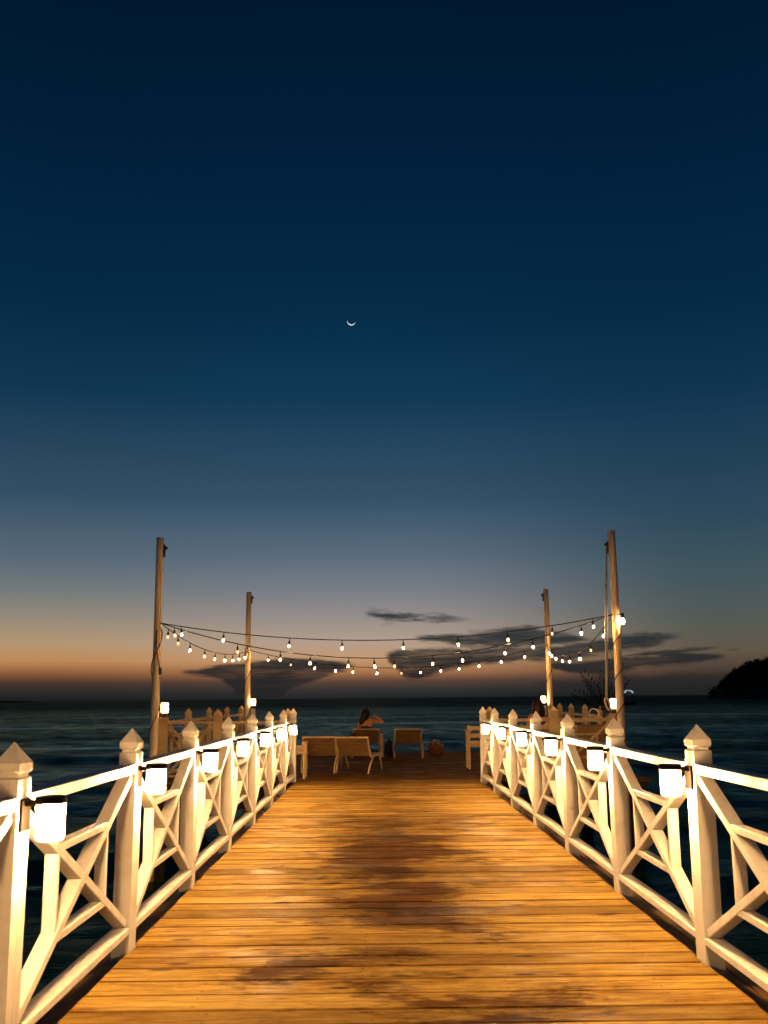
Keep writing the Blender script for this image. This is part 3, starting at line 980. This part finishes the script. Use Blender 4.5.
lg = make_lounger()
for i, (loc, rz, lab) in enumerate([((-.515, 19.47, 0), -.20, 'nearest slatted lounger, whose splayed legs show in full left of the middle'),
                                    ((-1.14, 19.75, 0), -.03, 'slatted lounger half hidden behind the left railing end and its bench'),
                                    ((-.29, 24.55, 0), .02, 'slatted lounger on which the dark haired person sits'),
                                    ((.715, 24.2, 0), 0., 'rightmost slatted lounger, standing empty in front of open water')]):
    if i == 0:
        lg.location = loc; lg.rotation_euler = (0, 0, rz); lg['label'] = lab
    else:
        dup(lg, loc, rz, lab)


# ------------------------------------------------------------------ benches
def bench(label, x0, x1, y, hb, zarm, end):
    L = x1 - x0
    t = thing('bench', label, 'bench', (x0, y, 0))
    for x in (.04, L / 2, L - .04):
        MB().beam((x, 0, 0), (x, -.03, hb), .04, .06, Vector((0, 1, 0)), .004).build('back_leg', M['aged'], t)
        MB().box((x, .46, .205), (.05, .05, .41), bevel=.004).build('front_leg', M['aged'], t)
    b = MB()
    for k in range(5): b.box((L / 2, .08 + k * .095, .43), (L, .085, .03), None, .004)
    b.build('seat', M['aged'], t)
    b = MB()
    for k in range(3): b.box((L / 2, .015 - .006 * k, .50 + (hb - .56) * k / 2), (L, .022, .085), None, .004)
    b.build('backrest', M['aged'], t)
    for x in (.04, L - .04):
        MB().box((x, .22, zarm), (.075, .66, .028), bevel=.005).build('armrest', M['aged'], t)
        MB().box((x, .46, (zarm - .015 + .445) / 2), (.05, .05, zarm - .46), bevel=.004).build('arm_post', M['aged'], t)
    return t


bench('cream painted bench behind the right railing end, its armrest poking out', 1.77, 3.95, 20.38, .85, .735, 0)
bench('low cream bench behind the left railing end, next to half hidden lounger', -3.0, -1.28, 18.3, .60, .615, 1)

# wooden storage box
t = thing('storage_cabinet', 'brown boarded cabinet behind the railing by the right front pole', 'cabinet', (3.78, 18.05, 0))
b = MB()
for k in range(5): b.box((0, 0, .09 + .18 * k), (.60, .5, .172), bevel=.005)
b.build('body', M['brown'], t)
b = MB(); b.box((0, -.01, .978), (.68, .58, .04), bevel=.006); b.build('lid', M['tanwood'], t)
b = MB()
for sx_ in (-.27, .27): b.box((sx_, -.262, .46), (.06, .022, .88), bevel=.003)
b.build('batten', M['brown'], t)
b = MB(); b.tube([(.085 * math.cos(q), 0, .085 + .085 * math.sin(q)) for q in np.linspace(0, 2 * PI, 33)[:-1]], .008, 6, closed=True)
tag(b.build('rope_hoop', M['aged'], None, True, loc=(3.84, 18.12, 1.003)), 'thin pale hoop standing upright on the boarded cabinet', 'hoop')

# potted palm
t = thing('potted_palm', 'dark spiky potted palm silhouetted beside the right front pole', 'plant', (4.16, 18.75, 0))
b = MB(); b.sections([(0, .13), (.3, .18), (.34, .19)], n=16, square=False); b.build('pot', M['pot'], t, True)
b = MB(); b.tube([(0, 0, .3), (.01, 0, .8), (0, .01, 1.15)], [.04, .032, .028], 8); b.build('stem', M['timber'], t)
for q, (dx, dy, dz, ln) in enumerate([(-.35, .1, 1.0, .75), (.30, 0., 1.6, 1.2), (.12, .4, 1.0, .8), (-.5, -.1, .45, .55), (.45, .1, .7, .7), (-.12, .5, .8, .7), (.25, -.3, .7, .6)]):
    d = Vector((dx, dy, dz)).normalized()
    b = MB()
    P = [Vector((0, .01, 1.12)) + d * ln * u + Vector((dx, dy, -.5)) * .16 * u * u for u in np.linspace(0, 1, 9)]
    b.tube(P, [.010 - .007 * k / 8 for k in range(9)], 5)
    sd = d.cross(Vector((0, 1, .2))).normalized()
    for k in range(1, 9):
        for sg in (-1, 1):
            tip = P[k] + sd * sg * .13 * math.sin(PI * (k + 1) / 11) + d * .14
            mid = (P[k] + tip) / 2 + Vector((0, .012, 0))
            b.bm.faces.new([b.bm.verts.new(v) for v in (P[k - 1], mid + d * -.01, tip, mid + d * .03)])
    b.build('frond', M['frond'], t)

# ------------------------------------------------------------------ bags and posts near the loungers
t = thing('dark_bag', 'black bag standing on the deck between the two far loungers', 'bag', (.275, 24.9, 0))
b = MB(); b.blob((0, 0, .17), (.13, .09, .18), 3, .03); b.blob((0, .0, .30), (.085, .07, .10), 2, .04); b.build('body', M['black_bag'], t, True)
MB().tube([(-.05, 0, .36), (-.03, 0, .43), (.03, 0, .43), (.05, 0, .36)], .012, 6).build('handle', M['black_bag'], t)
t = thing('backpack', 'black backpack on the foot end of the nearest slatted lounger', 'bag', (-.50, 20.55, .321))
b = MB(); b.blob((0, 0, .2), (.085, .08, .2), 3, .03); b.blob((.01, -.07, .13), (.06, .05, .09), 2, .03); b.build('body', M['black_bag'], t, True)
MB().tube([(-.03, 0, .38), (-.02, 0, .44), (.02, 0, .44), (.03, 0, .38)], .008, 6).build('handle', M['black_bag'], t)
t = thing('straw_bag', 'reddish straw bag slumped on the deck right of the rightmost lounger', 'bag', (1.42, 25.2, 0))
b = MB(); b.sections([(0, .14), (.05, .17), (.20, .20), (.27, .185), (.265, .175), (.06, .15)], n=18, square=False); b.build('body', M['straw'], t, True)
for yy in (-.13, .13):
    MB().tube([(-.09, yy, .26), (-.06, yy, .36), (.06, yy * 1.1, .36), (.09, yy, .26)], .012, 6).build('handle', M['tanwood'], t, True)
b = MB(); b.blob((-.08, -.02, .29), (.09, .08, .05), 2, .12); b.build('towel', M['red_cloth'], t, True)
b = MB(); b.sections([(0, .042), (.53, .040), (.545, .032)])
tag(b.build('short_post', M['tanwood'], None, loc=(.085, 24.75, 0)), 'short tan wooden post right of the occupied lounger', 'post')


# ------------------------------------------------------------------ people
def skin_body(name, V, E, mt, parent, sub=2, root=0):
    me = bpy.data.meshes.new(name)
    me.from_pydata([v[0] for v in V], E, [])
    me.materials.append(mt)
    o = obj(name, me, parent)
    bm_ = bmesh.new(); bm_.from_mesh(me)
    lay_ = bm_.verts.layers.skin.verify()
    bm_.verts.ensure_lookup_table()
    for i, v in enumerate(V):
        rr2 = v[1] if isinstance(v[1], tuple) else (v[1], v[1])
        bm_.verts[i][lay_].radius = rr2
        bm_.verts[i][lay_].use_root = (i == root)
    bm_.to_mesh(me); bm_.free()
    o.modifiers.new('skin', 'SKIN').use_smooth_shade = True
    sm = o.modifiers.new('subsurf', 'SUBSURF'); sm.levels = sub; sm.render_levels = sub
    return o


def person(label, loc, J, hair, cloth, hairpts, rz=0.):
    t = thing('person', label, 'person', loc, rz)
    V, E = [], []

    def add(p, r, par=None):
        V.append((p, r))
        if par is not None: E.append((par, len(V) - 1))
        return len(V) - 1
    pel = add(J['pelvis'], (.145, .11))
    wai = add(J['waist'], (.115, .09), pel)
    che = add(J['chest'], (.14, .095), wai)
    nb = add(J['neck'], .055, che)
    he0 = add(J['head0'], (.066, .075), nb)
    he1 = add(J['head1'], (.075, .092), he0)
    he2 = add(J['head2'], (.055, .068), he1)
    add(tuple(Vector(J['head0']) + Vector((0, .105, .015))), .018, he0)
    for sd in ('l', 'r'):
        sh = add(J['sh' + sd], .052, che)
        elb = add(J['el' + sd], .038, sh)
        wr = add(J['wr' + sd], .026, elb)
        d = (Vector(J['wr' + sd]) - Vector(J['el' + sd])).normalized()
        pa = add(tuple(Vector(J['wr' + sd]) + d * .075), (.034, .02), wr)
        q = d.cross(Vector((0, 0, 1))); q = q.normalized() if q.length > .1 else Vector((1, 0, 0))
        for k in range(4):
            b0 = Vector(V[pa][0]) + q * (.03 - .02 * k)
            f1 = add(tuple(b0 + d * .03), .0095, pa)
            add(tuple(b0 + d * (.065 + .012 * (k in (1, 2))) + Vector((0, 0, -.01))), .008, f1)
        th = add(tuple(Vector(J['wr' + sd]) + d * .03 + q * .045), .011, wr)
        add(tuple(Vector(J['wr' + sd]) + d * .065 + q * .06), .009, th)
        hp = add(J['hip' + sd], .085, pel)
        kn = add(J['kn' + sd], .058, hp)
        an = add(J['an' + sd], .036, kn)
        add(J['to' + sd], .028, an)
    skin_body('body', V, E, M['skin'], t)
    HV, HE = [], []
    for ch in hairpts:
        base = len(HV)
        for k, (p, r) in enumerate(ch):
            HV.append((p, r))
            if k: HE.append((base + k - 1, base + k))
    for k, ch in enumerate(hairpts):
        pass
    hb = MB()
    for ch in hairpts:
        P = [Vector(p) for p, r in ch]; rs = [r if not isinstance(r, tuple) else r[0] for p, r in ch]
        hb.tube(P, rs, 10)
    ho = hb.build('hair', hair, t, True)
    sm = ho.modifiers.new('subsurf', 'SUBSURF'); sm.levels = 1; sm.render_levels = 1
    cb = MB()
    c0, c1 = Vector(J['pelvis']), Vector(J['waist'])
    mid = c1 + (Vector(J['chest']) - c1) * cloth[1]
    cb.tube([c0 + Vector((0, 0, -.10)), c0, c1, mid], [.15, .165, .135, .15], 14)
    co = cb.build('top', cloth[0], t, True)
    co.scale = (1, 1, 1)
    return t


# seated on the far lounger, seen from behind, right arm raised with bent elbow
person('person with long black hair seated on a far lounger, bare shouldered, right elbow raised', (-.29, 25.05, 0),
       dict(pelvis=(0, 0, .46), waist=(.0, .03, .63), chest=(.01, .08, .80), neck=(.03, .11, .92), head0=(.03, .14, .99), head1=(.025, .14, 1.055), head2=(.02, .13, 1.10),
            shl=(-.15, .08, .84), ell=(-.19, .22, .60), wrl=(-.12, .42, .56), shr=(.18, .10, .85), elr=(.42, .16, .815), wrr=(.27, .26, .93),
            hipl=(-.10, .10, .43), knl=(-.12, .55, .62), anl=(-.12, .88, .38), tol=(-.13, 1.03, .36), hipr=(.10, .10, .43), knr=(.12, .55, .58), anr=(.12, .90, .38), tor=(.13, 1.05, .36)),
       M['black_hair'], (M['dark_cloth'], .35),
       [[((.02, .12, 1.145), .03), ((.015, .095, 1.10), .10), ((-.015, .06, 1.03), .118), ((-.06, .02, .94), .10), ((-.105, -.01, .85), .08), ((-.14, -.015, .76), .045)],
        [((.04, .11, 1.12), .04), ((.05, .10, 1.04), .08), ((.03, .05, .95), .06), ((.0, .0, .87), .03)]])
person('person with long reddish brown hair sitting on the bench behind the right railing', (3.24, 20.62, 0),
       dict(pelvis=(0, 0, .55), waist=(0, .0, .72), chest=(0, .02, .95), neck=(0, .03, 1.10), head0=(0, .06, 1.20), head1=(0, .05, 1.28), head2=(0, .04, 1.33),
            shl=(-.16, .02, 1.02), ell=(-.2, .1, .76), wrl=(-.1, .32, .68), shr=(.16, .02, 1.02), elr=(.2, .1, .76), wrr=(.1, .32, .68),
            hipl=(-.1, .1, .53), knl=(-.11, .48, .53), anl=(-.12, .52, .10), tol=(-.12, .66, .03), hipr=(.1, .1, .53), knr=(.11, .48, .53), anr=(.12, .52, .10), tor=(.12, .66, .03)),
       M['red_hair'], (M['red_cloth'], .9),
       [[((0, .03, 1.37), .03), ((0, .01, 1.33), .09), ((0, -.02, 1.25), .118), ((-.01, -.05, 1.15), .125), ((-.02, -.06, 1.05), .125), ((-.03, -.06, .94), .08)],
        [((.05, .0, 1.25), .07), ((.09, -.05, 1.10), .07), ((.10, -.06, .98), .03)]])

# ------------------------------------------------------------------ boat far out by the hill
t = thing('motorboat', 'distant small boat with pale arched canopy, out by the dark hill', 'boat', (74.3, 300, SEA))
b = MB()
secs = []
for yy, wx, zb in ((-1., .55, 0.), (-.3, .7, 0.), (.6, .6, .1), (1.4, .08, .5)):
    secs.append([b.bm.verts.new(v) for v in ((yy * 1.6, -wx, .9), (yy * 1.6, -wx * .7, zb), (yy * 1.6, wx * .7, zb), (yy * 1.6, wx, .9))])
for r1, r2 in zip(secs, secs[1:]):
    for i in range(3): b.bm.faces.new((r1[i], r2[i], r2[i + 1], r1[i + 1]))
    b.bm.faces.new((r1[3], r2[3], r2[0], r1[0]))
b.bm.faces.new(secs[0]); b.bm.faces.new(secs[-1][::-1])
b.build('hull', M['timber'], t)
b = MB()
for yy in (-.5, .5):
    b.tube([(-1.25, yy, 3.55), (-1.1, yy, 4.0), (-.5, yy, 4.25), (.3, yy, 4.25), (.9, yy, 3.95), (1.15, yy, 3.5)], .12, 6)
b.build('canopy_lamp', M['boatlamp'], t)
b = MB()
for yy in (-.5, .5):
    for xx in (-1.25, 1.15): b.tube([(xx, yy, .9), (xx, yy, 3.5)], .05, 6)
b.build('canopy_frame', M['timber'], t)
